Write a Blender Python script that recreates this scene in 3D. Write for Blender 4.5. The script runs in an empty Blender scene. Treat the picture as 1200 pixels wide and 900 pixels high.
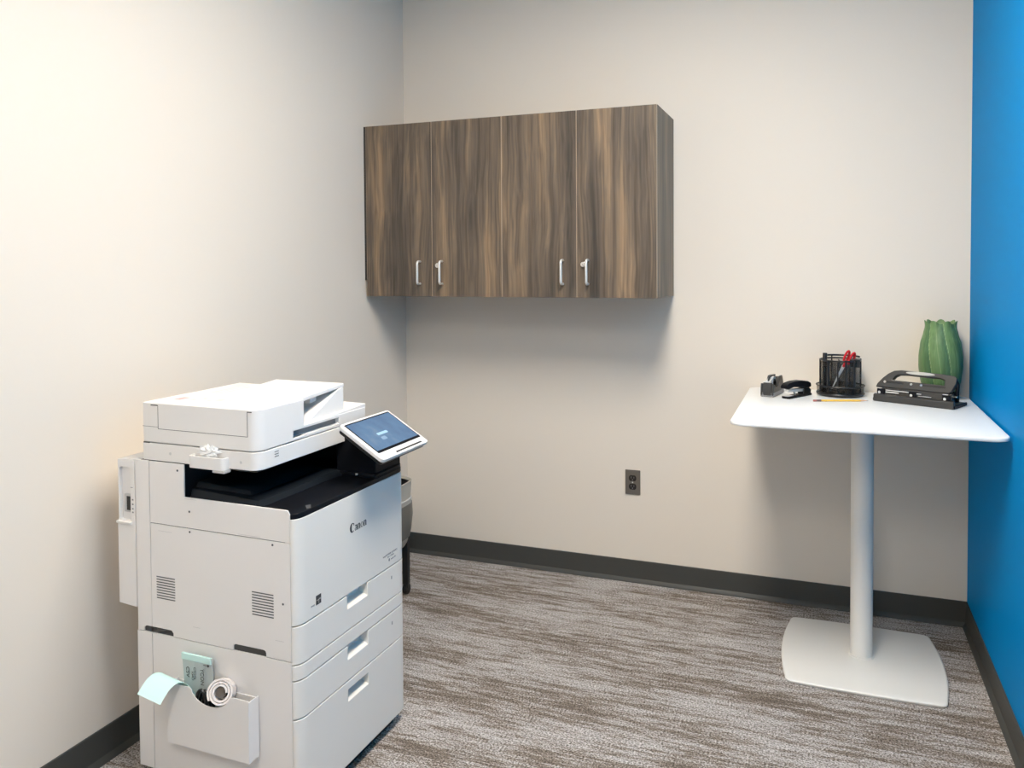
import bpy, bmesh, math, random
from mathutils import Vector, Matrix
random.seed(7)
S = bpy.context.scene
COL = S.collection
PI = math.pi

# ------------------------------------------------------------------ helpers
class B:
    def __init__(s): s.bm = bmesh.new()
    def face(s, vs):
        try: return s.bm.faces.new(vs)
        except ValueError: return None
    def box(s, x0, x1, y0, y1, z0, z1):
        v = [s.bm.verts.new(p) for p in [(x0,y0,z0),(x1,y0,z0),(x1,y1,z0),(x0,y1,z0),(x0,y0,z1),(x1,y0,z1),(x1,y1,z1),(x0,y1,z1)]]
        for f in [(3,2,1,0),(4,5,6,7),(0,1,5,4),(1,2,6,5),(2,3,7,6),(3,0,4,7)]: s.face([v[i] for i in f])
        return s
    def hexa(s, pts):
        v = [s.bm.verts.new(p) for p in pts]
        for f in [(3,2,1,0),(4,5,6,7),(0,1,5,4),(1,2,6,5),(2,3,7,6),(3,0,4,7)]: s.face([v[i] for i in f])
        return s
    def prism(s, poly, ax, a, b):
        def P(u, w, t): return {'z': (u, w, t), 'y': (u, t, w), 'x': (t, u, w)}[ax]
        A = [s.bm.verts.new(P(u, w, a)) for u, w in poly]; C = [s.bm.verts.new(P(u, w, b)) for u, w in poly]
        s.face(A[::-1]); s.face(C)
        n = len(poly)
        for i in range(n): s.face([A[i], A[(i+1) % n], C[(i+1) % n], C[i]])
        return s
    def loops(s, rings, close=True, caps=True):
        R = [[s.bm.verts.new(p) for p in r] for r in rings]
        n = len(R[0])
        for a, c in zip(R, R[1:]):
            for i in range(n if close else n-1): s.face([a[i], a[(i+1) % n], c[(i+1) % n], c[i]])
        if caps and close: s.face(R[0][::-1]); s.face(R[-1])
        return s
    def lathe(s, prof, c=(0,0,0), seg=32, caps=True):
        return s.loops([[(c[0]+r*math.cos(2*PI*i/seg), c[1]+r*math.sin(2*PI*i/seg), c[2]+z) for i in range(seg)] for r, z in prof], True, caps)
    def tube(s, pts, r, seg=10, closed=False):
        pts = [Vector(p) for p in pts]; n = len(pts); rings = []; pn = None
        for i, p in enumerate(pts):
            if closed: t = pts[(i+1) % n]-pts[i-1]
            else: t = pts[min(i+1, n-1)]-pts[max(i-1, 0)]
            t.normalize()
            if pn is None:
                u = t.orthogonal().normalized()
            else:
                u = (pn - t*pn.dot(t)).normalized()
            pn = u; w = t.cross(u)
            rr = r[i] if isinstance(r, (list, tuple)) else r
            rings.append([p+(u*math.cos(2*PI*k/seg)+w*math.sin(2*PI*k/seg))*rr for k in range(seg)])
        if closed: rings.append(rings[0]); return s.loops(rings, True, False)
        return s.loops(rings)
    def cyl(s, a, b, r, seg=20, r2=None):
        return s.tube([a, b], [r, r if r2 is None else r2], seg)
    def sheet(s, rows, th):
        """thick sheet through a grid of points (list of rows), offset along the vertex normal"""
        m = len(rows); n = len(rows[0])
        V = [[Vector(p) for p in r] for r in rows]
        def nrm(i, j):
            a = V[min(i+1, m-1)][j]-V[max(i-1, 0)][j]; c = V[i][min(j+1, n-1)]-V[i][max(j-1, 0)]
            return a.cross(c).normalized()
        T = [[s.bm.verts.new(V[i][j]+nrm(i, j)*th/2) for j in range(n)] for i in range(m)]
        D = [[s.bm.verts.new(V[i][j]-nrm(i, j)*th/2) for j in range(n)] for i in range(m)]
        for i in range(m-1):
            for j in range(n-1):
                s.face([T[i][j], T[i+1][j], T[i+1][j+1], T[i][j+1]]); s.face([D[i][j+1], D[i+1][j+1], D[i+1][j], D[i][j]])
        for i in range(m-1):
            s.face([T[i][0], D[i][0], D[i+1][0], T[i+1][0]]); s.face([T[i+1][n-1], D[i+1][n-1], D[i][n-1], T[i][n-1]])
        for j in range(n-1):
            s.face([T[0][j+1], D[0][j+1], D[0][j], T[0][j]]); s.face([T[m-1][j], D[m-1][j], D[m-1][j+1], T[m-1][j+1]])
        return s
    def xf(s, M):
        bmesh.ops.transform(s.bm, matrix=M, verts=s.bm.verts); return s
    def addmesh(s, me, M=None):
        if M is not None: me.transform(M)
        s.bm.from_mesh(me); bpy.data.meshes.remove(me); return s

def finish(me, mat, sharp=32):
    me.materials.clear(); me.materials.append(mat)
    for p in me.polygons: p.use_smooth = True; p.material_index = 0
    me.set_sharp_from_angle(angle=math.radians(sharp))

def obj(name, b, mat, parent=None, bevel=0, seg=2, sharp=32, cut=None):
    bmesh.ops.recalc_face_normals(b.bm, faces=b.bm.faces)
    me = bpy.data.meshes.new(name); b.bm.to_mesh(me); b.bm.free()
    if cut is not None:
        me = boolean(me, cut)
        me.name = name
    finish(me, mat, sharp)
    o = bpy.data.objects.new(name, me); COL.objects.link(o); o.parent = parent
    if bevel:
        m = o.modifiers.new('bevel', 'BEVEL'); m.width = bevel; m.segments = seg; m.limit_method = 'ANGLE'
        m.angle_limit = math.radians(32); m.harden_normals = True
    return o

def boolean(me, cutters):
    o = bpy.data.objects.new('tmp_a', me); COL.objects.link(o)
    tmp = []
    for c in (cutters if isinstance(cutters, list) else [cutters]):
        bmesh.ops.recalc_face_normals(c.bm, faces=c.bm.faces)
        cm = bpy.data.meshes.new('tmp_c'); c.bm.to_mesh(cm); c.bm.free()
        co = bpy.data.objects.new('tmp_c', cm); COL.objects.link(co); tmp.append(co)
        m = o.modifiers.new('b', 'BOOLEAN'); m.operation = 'DIFFERENCE'; m.solver = 'EXACT'; m.object = co
    dg = bpy.context.evaluated_depsgraph_get(); dg.update()
    out = bpy.data.meshes.new_from_object(o.evaluated_get(dg))
    for t in tmp + [o]: bpy.data.objects.remove(t)
    return out

def curve_mesh(splines, depth, bevel=0):
    """flat filled outline with holes, extruded; lies in XY, z from -depth to depth"""
    c = bpy.data.curves.new('tmp', 'CURVE'); c.dimensions = '2D'; c.fill_mode = 'BOTH'; c.extrude = max(depth-bevel, 0); c.bevel_depth = bevel; c.bevel_resolution = 1
    if bevel: c.offset = -bevel
    for pts in splines:
        sp = c.splines.new('POLY'); sp.points.add(len(pts)-1)
        for p, q in zip(sp.points, pts): p.co = (q[0], q[1], 0, 1)
        sp.use_cyclic_u = True
    o = bpy.data.objects.new('tmp', c); COL.objects.link(o)
    dg = bpy.context.evaluated_depsgraph_get(); dg.update()
    me = bpy.data.meshes.new_from_object(o.evaluated_get(dg))
    bpy.data.objects.remove(o)
    return me

def text_mesh(body, size, depth=.0003, align='LEFT'):
    c = bpy.data.curves.new('tmp', 'FONT'); c.body = body; c.size = size; c.extrude = depth; c.align_x = align
    o = bpy.data.objects.new('tmp', c); COL.objects.link(o)
    dg = bpy.context.evaluated_depsgraph_get(); dg.update()
    me = bpy.data.meshes.new_from_object(o.evaluated_get(dg))
    bpy.data.objects.remove(o)
    return me

def frame(o, u, v):
    """matrix that lays XY onto the plane o + x*u + y*v"""
    u = Vector(u).normalized(); v = Vector(v).normalized(); w = u.cross(v)
    M = Matrix.Identity(4)
    for i in range(3): M[i][0] = u[i]; M[i][1] = v[i]; M[i][2] = w[i]; M[i][3] = o[i]
    return M

def thing(name, label, cat, loc=(0,0,0), rz=0, group=None):
    o = bpy.data.objects.new(name, None); COL.objects.link(o); o.location = loc; o.rotation_euler = (0,0,rz)
    o.empty_display_size = .05
    return tag(o, label, cat, group)
def tag(o, label, cat, group=None):
    o['label'] = label; o['category'] = cat
    if group: o['group'] = group
    return o
def struct(name, b, mat, bevel=0):
    o = obj(name, b, mat, None, bevel); o['kind'] = 'structure'; return o
def copy_tree(o, parent=None):
    c = o.copy(); COL.objects.link(c); c.parent = parent
    for ch in list(o.children): copy_tree(ch, c)
    return c

def rrect(x0, x1, y0, y1, r, seg=6):
    """rounded rectangle; r = single or 4 radii (x0y0, x1y0, x1y1, x0y1), each a number or (rx, ry)"""
    if not isinstance(r, list): r = [r]*4
    out = []
    for k, (cx, cy, sx, sy, a0) in enumerate([(x0,y0,1,1,PI), (x1,y0,-1,1,1.5*PI), (x1,y1,-1,-1,0), (x0,y1,1,-1,.5*PI)]):
        rx, ry = r[k] if isinstance(r[k], tuple) else (r[k], r[k])
        if rx == 0: out.append((cx, cy)); continue
        ox, oy = cx+sx*rx, cy+sy*ry
        for i in range(seg+1):
            a = a0+PI/2*i/seg; out.append((ox+rx*math.cos(a), oy+ry*math.sin(a)))
    return out

# ------------------------------------------------------------------ materials
def mat(name, col, rough=.5, metal=0, spec=.5, emit=None, es=0, coat=0, alpha=1, bump=None):
    m = bpy.data.materials.new(name); m.use_nodes = True
    nt = m.node_tree; p = nt.nodes['Principled BSDF']
    p.inputs['Base Color'].default_value = (*col, 1); p.inputs['Roughness'].default_value = rough; p.inputs['Metallic'].default_value = metal
    p.inputs['Specular IOR Level'].default_value = spec
    p.inputs['Coat Weight'].default_value = coat
    if emit: p.inputs['Emission Color'].default_value = (*emit, 1); p.inputs['Emission Strength'].default_value = es
    p.inputs['Alpha'].default_value = alpha
    if bump:
        g = nt.nodes.new('ShaderNodeNewGeometry'); n = nt.nodes.new('ShaderNodeTexNoise'); n.inputs['Scale'].default_value = bump[0]; n.inputs['Detail'].default_value = 3
        bp = nt.nodes.new('ShaderNodeBump'); bp.inputs['Strength'].default_value = bump[1]; bp.inputs['Distance'].default_value = bump[2]
        nt.links.new(g.outputs['Position'], n.inputs['Vector']); nt.links.new(n.outputs['Fac'], bp.inputs['Height']); nt.links.new(bp.outputs['Normal'], p.inputs['Normal'])
    return m

def nodes(m): return m.node_tree.nodes, m.node_tree.links, m.node_tree.nodes['Principled BSDF']
def ramp(N, stops):
    r = N.new('ShaderNodeValToRGB'); e = r.color_ramp.elements
    while len(e) < len(stops): e.new(.5)
    for k, (p, c) in zip(e, stops): k.position = p; k.color = (*c, 1)
    return r

M_wall = mat('wall_paint', (.745,.678,.594), .62, spec=.15, bump=(240, .05, .002))
M_blue = mat('blue_paint', (.0,.23,.58), .45, spec=.015, bump=(200, .05, .002))
M_ceil = mat('ceiling_tile', (.74,.73,.70), .9, bump=(90, .3, .004))
M_base = mat('rubber_base', (.056,.057,.053), .5, spec=.35)
M_white = mat('printer_white', (.80,.77,.745), .38, spec=.4)
M_wfront = mat('printer_front_white', (.78,.745,.69), .30, spec=.35)
M_wtop = mat('printer_lid_white', (.79,.765,.74), .36, spec=.35)
M_core = mat('printer_seam_dark', (.05,.048,.046), .6)
M_blk = mat('black_plastic', (.008,.009,.011), .35)
M_blk2 = mat('satin_black', (.007,.008,.011), .40, spec=.12)
M_char = mat('charcoal_plastic', (.035,.034,.033), .42)
M_dgrey = mat('dark_grey', (.075,.075,.078), .4)
M_mgrey = mat('mid_grey', (.25,.25,.255), .45)
M_lgrey = mat('light_grey', (.50,.49,.48), .45)
M_table = mat('white_laminate', (.86,.86,.85), .32, spec=.35)
M_powder = mat('white_powder_coat', (.76,.75,.72), .34, spec=.4)
M_steel = mat('brushed_nickel', (.80,.79,.77), .38, .55)
M_chrome = mat('chrome', (.8,.8,.8), .16, 1)
M_plate = mat('bronze_grey_plate', (.20,.18,.155), .38, .6)
M_recept = mat('brown_black_receptacle', (.012,.009,.008), .4)
M_red = mat('red_plastic', (.62,.012,.02), .35)
M_yellow = mat('yellow_lacquer', (.80,.50,.07), .4)
M_pwood = mat('pencil_wood', (.72,.45,.28), .7)
M_pink = mat('pink_eraser', (.45,.16,.14), .8)
M_ferr = mat('ferrule', (.25,.16,.14), .4, .7)
M_mint = mat('mint_paper', (.60,.84,.80), .6)
M_pack = mat('packet_foil', (.52,.57,.56), .45, .15)
M_ink = mat('ink', (.03,.035,.04), .5)
M_inkl = mat('ink_grey', (.20,.20,.21), .5)
M_roll = mat('roll_paper', (.80,.74,.71), .7)
M_rollh = mat('roll_core', (.12,.10,.085), .8)
M_tissue = mat('clear_plastic_scrap', (.85,.85,.84), .3)
M_binp = mat('bin_grey', (.40,.385,.345), .5)
M_binw = mat('bin_window', (.13,.125,.11), .35)
M_tape = mat('tape_film', (.80,.79,.76), .3)
M_grip = mat('grip_pad', (.46,.45,.41), .6)
M_stick = mat('pink_sticker', (.75,.42,.42), .5)
M_stickg = mat('embossed_grey_mark', (.60,.60,.59), .5)
M_navy = mat('tray_blue_black', (.008,.011,.015), .36, spec=.18)

def wood():
    m = mat('walnut_laminate', (.15,.11,.08), .42, spec=.35); N, Lk, p = nodes(m)
    g = N.new('ShaderNodeNewGeometry')
    mp = N.new('ShaderNodeMapping'); mp.inputs['Scale'].default_value = (16, 16, .85)
    Lk.new(g.outputs['Position'], mp.inputs['Vector'])
    # slow wander of the grain
    n0 = N.new('ShaderNodeTexNoise'); n0.inputs['Scale'].default_value = 1.0; n0.inputs['Detail'].default_value = 2
    mp0 = N.new('ShaderNodeMapping'); mp0.inputs['Scale'].default_value = (5, 5, 1.6); Lk.new(g.outputs['Position'], mp0.inputs['Vector']); Lk.new(mp0.outputs['Vector'], n0.inputs['Vector'])
    mx = N.new('ShaderNodeVectorMath'); mx.operation = 'MULTIPLY_ADD'; mx.inputs[1].default_value = (1.05, 1.05, .3)
    Lk.new(n0.outputs['Color'], mx.inputs[0]); Lk.new(mp.outputs['Vector'], mx.inputs[2])
    n1 = N.new('ShaderNodeTexNoise'); n1.inputs['Scale'].default_value = 1.0; n1.inputs['Detail'].default_value = 5; n1.inputs['Roughness'].default_value = .62
    Lk.new(mx.outputs['Vector'], n1.inputs['Vector'])
    r1 = ramp(N, [(.30, (.055,.045,.037)), (.43, (.098,.077,.060)), (.55, (.150,.112,.080)), (.68, (.27,.185,.115))])
    Lk.new(n1.outputs['Fac'], r1.inputs['Fac'])
    # fine fibre lines
    sc = N.new('ShaderNodeVectorMath'); sc.operation = 'MULTIPLY'; sc.inputs[1].default_value = (7, 7, 1.3); Lk.new(mx.outputs['Vector'], sc.inputs[0])
    n2 = N.new('ShaderNodeTexNoise'); n2.inputs['Scale'].default_value = 1.0; n2.inputs['Detail'].default_value = 4; Lk.new(sc.outputs['Vector'], n2.inputs['Vector'])
    r2 = ramp(N, [(.3, (.70,.70,.70)), (.5, (1,1,1)), (.68, (1.25,1.22,1.18))])
    Lk.new(n2.outputs['Fac'], r2.inputs['Fac'])
    mm = N.new('ShaderNodeMix'); mm.data_type = 'RGBA'; mm.blend_type = 'MULTIPLY'; mm.inputs['Factor'].default_value = 1
    Lk.new(r1.outputs['Color'], mm.inputs[6]); Lk.new(r2.outputs['Color'], mm.inputs[7])
    # thin dark veins
    wv = N.new('ShaderNodeTexWave'); wv.wave_type = 'BANDS'; wv.bands_direction = 'X'; wv.inputs['Scale'].default_value = .42; wv.inputs['Distortion'].default_value = 6; wv.inputs['Detail'].default_value = 3; wv.inputs['Detail Scale'].default_value = .8
    Lk.new(mx.outputs['Vector'], wv.inputs['Vector'])
    r3 = ramp(N, [(0, (.62,.58,.55)), (.10, (1,1,1)), (1, (1,1,1))]); Lk.new(wv.outputs['Fac'], r3.inputs['Fac'])
    m2 = N.new('ShaderNodeMix'); m2.data_type = 'RGBA'; m2.blend_type = 'MULTIPLY'; m2.inputs['Factor'].default_value = .5
    Lk.new(mm.outputs[2], m2.inputs[6]); Lk.new(r3.outputs['Color'], m2.inputs[7])
    Lk.new(m2.outputs[2], p.inputs['Base Color'])
    return m
M_wood = wood()
M_edge = mat('walnut_lit_edge_band', (.38,.29,.21), .45)  # pale tone paints in the light caught by the door edges
M_gap = mat('cabinet_dark_filler', (.03,.026,.022), .7)

def carpet():
    m = mat('striated_carpet', (.3,.28,.26), .95, spec=.1); N, Lk, p = nodes(m)
    g = N.new('ShaderNodeNewGeometry')
    def noise(sc, det, rough=.5, rot=0):
        mp = N.new('ShaderNodeMapping'); mp.inputs['Scale'].default_value = sc; mp.inputs['Rotation'].default_value = (0,0,rot)
        n = N.new('ShaderNodeTexNoise'); n.inputs['Scale'].default_value = 1; n.inputs['Detail'].default_value = det; n.inputs['Roughness'].default_value = rough
        Lk.new(g.outputs['Position'], mp.inputs['Vector']); Lk.new(mp.outputs['Vector'], n.inputs['Vector']); return n
    a = noise((5.2, 42, 1), 5, .68); b = noise((1.3, 5.5, 1), 2); c = noise((160, 190, 180), 2, .8); d = noise((30, 150, 1), 2)
    def math_(op, x, y):
        k = N.new('ShaderNodeMath'); k.operation = op
        for i, v in enumerate((x, y)):
            if isinstance(v, (int, float)): k.inputs[i].default_value = v
            else: Lk.new(v, k.inputs[i])
        return k.outputs[0]
    s = math_('ADD', math_('MULTIPLY', a.outputs['Fac'], .56), math_('MULTIPLY', b.outputs['Fac'], .30))
    s = math_('ADD', s, math_('MULTIPLY', d.outputs['Fac'], .14))
    s = math_('ADD', s, math_('MULTIPLY', math_('SUBTRACT', c.outputs['Fac'], .5), .22))
    r = ramp(N, [(.405, (.150,.122,.100)), (.475, (.235,.20,.173)), (.515, (.35,.322,.304)), (.60, (.44,.415,.405))])
    Lk.new(s, r.inputs['Fac'])
    rc = ramp(N, [(.36, (.36,.35,.34)), (.50, (1,1,1)), (.64, (1.65,1.65,1.65))]); Lk.new(c.outputs['Fac'], rc.inputs['Fac'])
    mm = N.new('ShaderNodeMix'); mm.data_type = 'RGBA'; mm.blend_type = 'MULTIPLY'; mm.inputs['Factor'].default_value = 1
    Lk.new(r.outputs['Color'], mm.inputs[6]); Lk.new(rc.outputs['Color'], mm.inputs[7]); Lk.new(mm.outputs[2], p.inputs['Base Color'])
    bp = N.new('ShaderNodeBump'); bp.inputs['Strength'].default_value = .7; bp.inputs['Distance'].default_value = .004
    Lk.new(c.outputs['Fac'], bp.inputs['Height']); Lk.new(bp.outputs['Normal'], p.inputs['Normal'])
    return m
M_carpet = carpet()

def mesh_mat():
    m = bpy.data.materials.new('black_wire_mesh'); m.use_nodes = True; nt = m.node_tree; N = nt.nodes; Lk = nt.links
    p = N['Principled BSDF']; p.inputs['Base Color'].default_value = (.012,.012,.012,1); p.inputs['Roughness'].default_value = .45
    t = N.new('ShaderNodeBsdfTransparent'); mx = N.new('ShaderNodeMixShader'); mx.inputs[0].default_value = .40
    Lk.new(t.outputs[0], mx.inputs[1]); Lk.new(p.outputs[0], mx.inputs[2]); Lk.new(mx.outputs[0], N['Material Output'].inputs['Surface'])
    return m
M_mesh = mesh_mat()

def glaze():
    m = mat('green_glaze', (.08,.25,.09),   .45, spec=.35); N, Lk, p = nodes(m)
    at = N.new('ShaderNodeAttribute'); at.attribute_name = 'leaf'
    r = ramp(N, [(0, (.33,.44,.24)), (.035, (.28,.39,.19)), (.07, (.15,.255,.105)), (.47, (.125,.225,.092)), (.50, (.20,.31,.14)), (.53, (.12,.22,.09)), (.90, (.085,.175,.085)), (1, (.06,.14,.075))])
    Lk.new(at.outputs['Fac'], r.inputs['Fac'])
    g = N.new('ShaderNodeNewGeometry'); mp = N.new('ShaderNodeMapping'); mp.inputs['Scale'].default_value = (130,130,9); n = N.new('ShaderNodeTexNoise'); n.inputs['Scale'].default_value = 1
    Lk.new(g.outputs['Position'], mp.inputs['Vector']); Lk.new(mp.outputs['Vector'], n.inputs['Vector'])
    rr = ramp(N, [(.3, (.75,.75,.75)), (.7, (1.2,1.2,1.2))]); Lk.new(n.outputs['Fac'], rr.inputs['Fac'])
    mm = N.new('ShaderNodeMix'); mm.data_type = 'RGBA'; mm.blend_type = 'MULTIPLY'; mm.inputs['Factor'].default_value = .8
    Lk.new(r.outputs['Color'], mm.inputs[6]); Lk.new(rr.outputs['Color'], mm.inputs[7]); Lk.new(mm.outputs[2], p.inputs['Base Color'])
    return m
M_glaze = glaze()

def screen_mat():
    m = mat('touchscreen_display', (.02,.025,.03), .22, spec=.5); N, Lk, p = nodes(m)
    tc = N.new('ShaderNodeTexCoord'); n = N.new('ShaderNodeTexNoise'); n.inputs['Scale'].default_value = 14; n.inputs['Detail'].default_value = 2
    Lk.new(tc.outputs['Object'], n.inputs['Vector'])
    r = ramp(N, [(.3, (.075,.14,.25)), (.55, (.09,.175,.30)), (.75, (.15,.22,.31))]); Lk.new(n.outputs['Fac'], r.inputs['Fac'])
    Lk.new(r.outputs['Color'], p.inputs['Emission Color']); p.inputs['Emission Strength'].default_value = 1.35
    return m
M_screen = screen_mat()
M_button = mat('screen_button', (.1,.15,.2), .2, emit=(.45,.72,.95), es=.8)
M_button2 = mat('screen_icon', (.1,.15,.2), .2, emit=(.22,.32,.46), es=.8)

# ------------------------------------------------------------------ room
W = 2.5296; YB = -5.4; H = 2.92
struct('floor', B().box(-.1, W+.1, YB-.1, .1, -.05, 0), M_carpet)
struct('wall_back', B().box(-.1, W+.1, 0, .1, 0, H), M_wall)
struct('wall_left', B().box(-.1, 0, YB, 0, 0, H), M_wall)
struct('wall_right', B().box(W, W+.1, YB, 0, 0, H), M_blue)
struct('wall_front', B().box(-.1, W+.1, YB-.1, YB, 0, H), M_wall)
struct('ceiling', B().box(-.1, W+.1, YB-.1, .1, H, H+.06), M_ceil)
prof = [(0, 0), (.017, 0), (.0165, .004), (.010, .012), (.0045, .018), (.0045, .0995), (.003, .1016), (0, .1016)]
struct('baseboard_back', B().prism([(-d, z) for d, z in prof], 'x', 0, W), M_base)
struct('baseboard_left', B().prism([(d, z) for d, z in prof], 'y', YB, 0), M_base)
struct('baseboard_right', B().prism([(W-d, z) for d, z in prof], 'y', YB, 0), M_base)
struct('baseboard_front', B().prism([(YB+d, z) for d, z in prof], 'x', 0, W), M_base)

# ceiling panel lights (near one the room's own lamp, far one an added fill)
def lamp(e): return mat('led_lens', (.8,.8,.8), .5, emit=(1, .925, .815), es=e)
def ceiling_light(x, y, label, lens):
    t = thing('ceiling_light', label, 'ceiling light', (x, y, H), 0, 'ceiling troffer lights')
    sq = lambda a, b: [(-a,-b),(a,-b),(a,b),(-a,b)]
    obj('frame', B().addmesh(curve_mesh([sq(.305, .61), sq(.282, .587)], .006)).xf(Matrix.Translation((0,0,-.006))), M_powder, t)
    obj('lens', B().box(-.282, .282, -.587, .587, -.009, -.002), lens, t)
    return t
ceiling_light(1.58, -1.96, 'white recessed ceiling light over the middle of the room, nearer the back wall', lamp(40.5))
ceiling_light(1.58, -4.30, 'white ceiling light added as unseen fill, farther from the back wall', lamp(26))

# ------------------------------------------------------------------ wall cabinets
CX0, CX1, CD, CZ0, CZ1 = .012, 1.3586, .3909, 1.325, 2.1083
CW = (CX1-CX0)/2
def cabinet(label):
    t = thing('wall_cabinet', label, 'cabinet', (CX0, 0, CZ0), 0, 'walnut wall cabinets')
    h = CZ1-CZ0; T = .018
    c = B()
    c.box(0, T, -CD+.021, -.002, 0, h); c.box(CW-T, CW, -CD+.021, -.002, 0, h)
    c.box(T, CW-T, -CD+.021, -.002, 0, T); c.box(T, CW-T, -CD+.021, -.002, h-T, h); c.box(T, CW-T, -.012, -.002, T, h-T)
    obj('carcass', c, M_wood, t, .0006, 1)
    dw = CW/2
    for k in (0, 1):
        x0, x1 = k*dw+.0012, (k+1)*dw-.0012
        d = obj('door', B().box(x0, x1, -CD, -CD+.019, .001, h-.002), M_wood, t, .0006, 1)
        e = B(); e.box(x0-.0006, x0+.0005, -CD-.0003, -CD+.0185, .002, h-.003)
        obj('lit_edge_band', e, M_edge, d)
        obj('lit_edge_band', B().box(x1-.0005, x1+.0006, -CD-.0003, -CD+.0185, .002, h-.003), M_edge, d)
        hx = (.276 if k == 0 else .386)-.0
        r = .0052; so = .030
        P = [(hx, -CD, .058), (hx, -CD-so+.012, .058)]
        for i in range(1, 6): a = PI/2*i/5; P.append((hx, -CD-so+.012-.012*math.sin(a), .058+.012*(1-math.cos(a))))
        Q = [(x, y, .216-z) for x, y, z in P[::-1]]
        obj('handle', B().tube(P+Q, r, 12), M_steel, d)
        if k == 1:
            lk = B().cyl((.366, -CD+.001, .140), (.366, -CD-.010, .140), .0108, 24).cyl((.366, -CD-.010, .140), (.366, -CD-.0125, .140), .0076, 20)
            l = obj('lock', lk, M_chrome, d, .0008)
            obj('keyhole', B().box(.3652, .3668, -CD-.0129, -CD-.0123, .1365, .1435), M_dgrey, d)
    return t
c1 = cabinet('dark walnut two-door wall cabinet in the corner against the left wall')
c2 = copy_tree(c1); c2.location = (CX0+CW, 0, CZ0)
c2['label'] = 'dark walnut two-door wall cabinet with an exposed right end panel'
c3 = obj('filler_strip', B().box(-.0118, -.0012, -CD+.002, -CD+.012, .075, CZ1-CZ0-.002), M_gap, c1)  # dark strip flush with the doors beside the left wall

# ------------------------------------------------------------------ outlet
ox, oz = 1.1705, .4626
t = thing('electrical_outlet', 'bronze-grey duplex outlet plate with black sockets low on the back wall', 'outlet', (ox, 0, oz))
obj('cover_plate', B().box(-.035, .035, -.006, -.0002, -.057, .057), M_plate, t, .0022, 3)
for s in (1, -1):
    pts = []
    for i in range(28):
        a = 2*PI*i/28; pts.append((.0175*math.cos(a), max(-.0135, min(.0135, .0175*math.sin(a)))))
    rc = obj('receptacle', B().prism([(x, z+s*.0195) for x, z in pts], 'y', -.0078, -.004), M_recept, t)
    sl = B().box(-.0075, -.0055, -.0083, -.0078, s*.0195-.001, s*.0195+.008).box(.0055, .0075, -.0083, -.0078, s*.0195, s*.0195+.007).cyl((0, -.0083, s*.0195-.007), (0, -.0078, s*.0195-.007), .0024, 12)
    obj('slot', sl, M_mgrey, rc)
obj('screw', B().cyl((0, -.0072, 0), (0, -.005, 0), .0032, 14), M_steel, t)

# ------------------------------------------------------------------ standing table
TX, TY, TZ = 2.123, -.43, .93
t = thing('standing_table', 'tall white square table on a single pedestal in the corner by the blue wall', 'table', (TX, TY, 0))
x0, x1, y0, y1 = 1.691-TX, 2.522-TX, -.8485-TY, -.0093-TY
top = rrect(x0, x1, y0, y1, .042, 10)
def inset(poly, d):
    cx = (x0+x1)/2; cy = (y0+y1)/2; hx = (x1-x0)/2; hy = (y1-y0)/2
    return [(cx+(x-cx)*(hx-d)/hx, cy+(y-cy)*(hy-d)/hy) for x, y in poly]
rings = [(0.05, -.022), (.012, -.0165), (.001, -.0125), (0, -.0105), (0, -.003), (.0012, -.0008), (.003, 0)]
obj('tabletop', B().loops([[(x, y, TZ+z) for x, y in inset(top, d)] for d, z in rings]), M_table, t, sharp=40)
obj('mounting_plate', B().box(-.16, .16, -.16, .16, TZ-.028, TZ-.021), M_powder, t, .002)
obj('pole', B().lathe([(.0385, .010), (.0385, TZ-.027)], seg=40), M_powder, t, sharp=40)
bx0, bx1, by0, by1 = 1.866-TX, 2.377-TX, -.712-TY, -.168-TY
bp = []
def seg_(a, b, bow, n=12):
    for i in range(n):
        f = i/n; p = Vector(a)*(1-f)+Vector(b)*f; d = Vector((b[0]-a[0], b[1]-a[1])); nn = Vector((d.y, -d.x)).normalized()
        yield tuple(p+nn*bow*4*f*(1-f))
r = .03
crn = [(bx0, by0), (bx1, by0), (bx1, by1), (bx0, by1)]
bows = [.006, .022, .006, .022]
arcs = []
base_poly = []
for i in range(4):
    a = Vector(crn[i]); b = Vector(crn[(i+1) % 4]); d = (b-a).normalized()
    base_poly += list(seg_(a+d*r, b-d*r, bows[i]))
    # corner arc
    nx = Vector(crn[(i+2) % 4]); d2 = (nx-b).normalized(); p0 = b-d*r; p2 = b+d2*r
    for k in range(6):
        f = k/6; base_poly.append(tuple(p0*(1-f)**2+b*2*f*(1-f)+p2*f*f))
def bscale(p, d):
    c = Vector(((bx0+bx1)/2, (by0+by1)/2)); v = Vector(p)-c; return c+v*(1-d/.26)
obj('base', B().loops([[(*bscale(p, d), z) for p in base_poly] for d, z in [(.006, .0), (.002, .001), (0, .004), (0, .009), (.002, .0115), (.006, .0125)]]), M_powder, t, sharp=40)
obj('collar', B().lathe([(.044, .0125), (.044, .0145), (.040, .0165), (.0386, .0165)], seg=40), M_powder, t)

# ------------------------------------------------------------------ printer
PX = (.724, -1.928); PA = -.021
pr = thing('multifunction_printer', 'large white office copier with tilted touchscreen and three paper drawers', 'printer', (PX[0], PX[1], 0), PA)
PW = .556
# plinth + dark core
obj('plinth', B().box(-.52, -.03, .03, PW-.035, 0, .042), M_blk, pr, .004)
core = B().box(-.548, -.040, .0035, PW-.004, .043, .80).box(-.548, -.378, .0035, PW-.004, .80, .918)
obj('inner_frame', core, M_core, pr)
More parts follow.
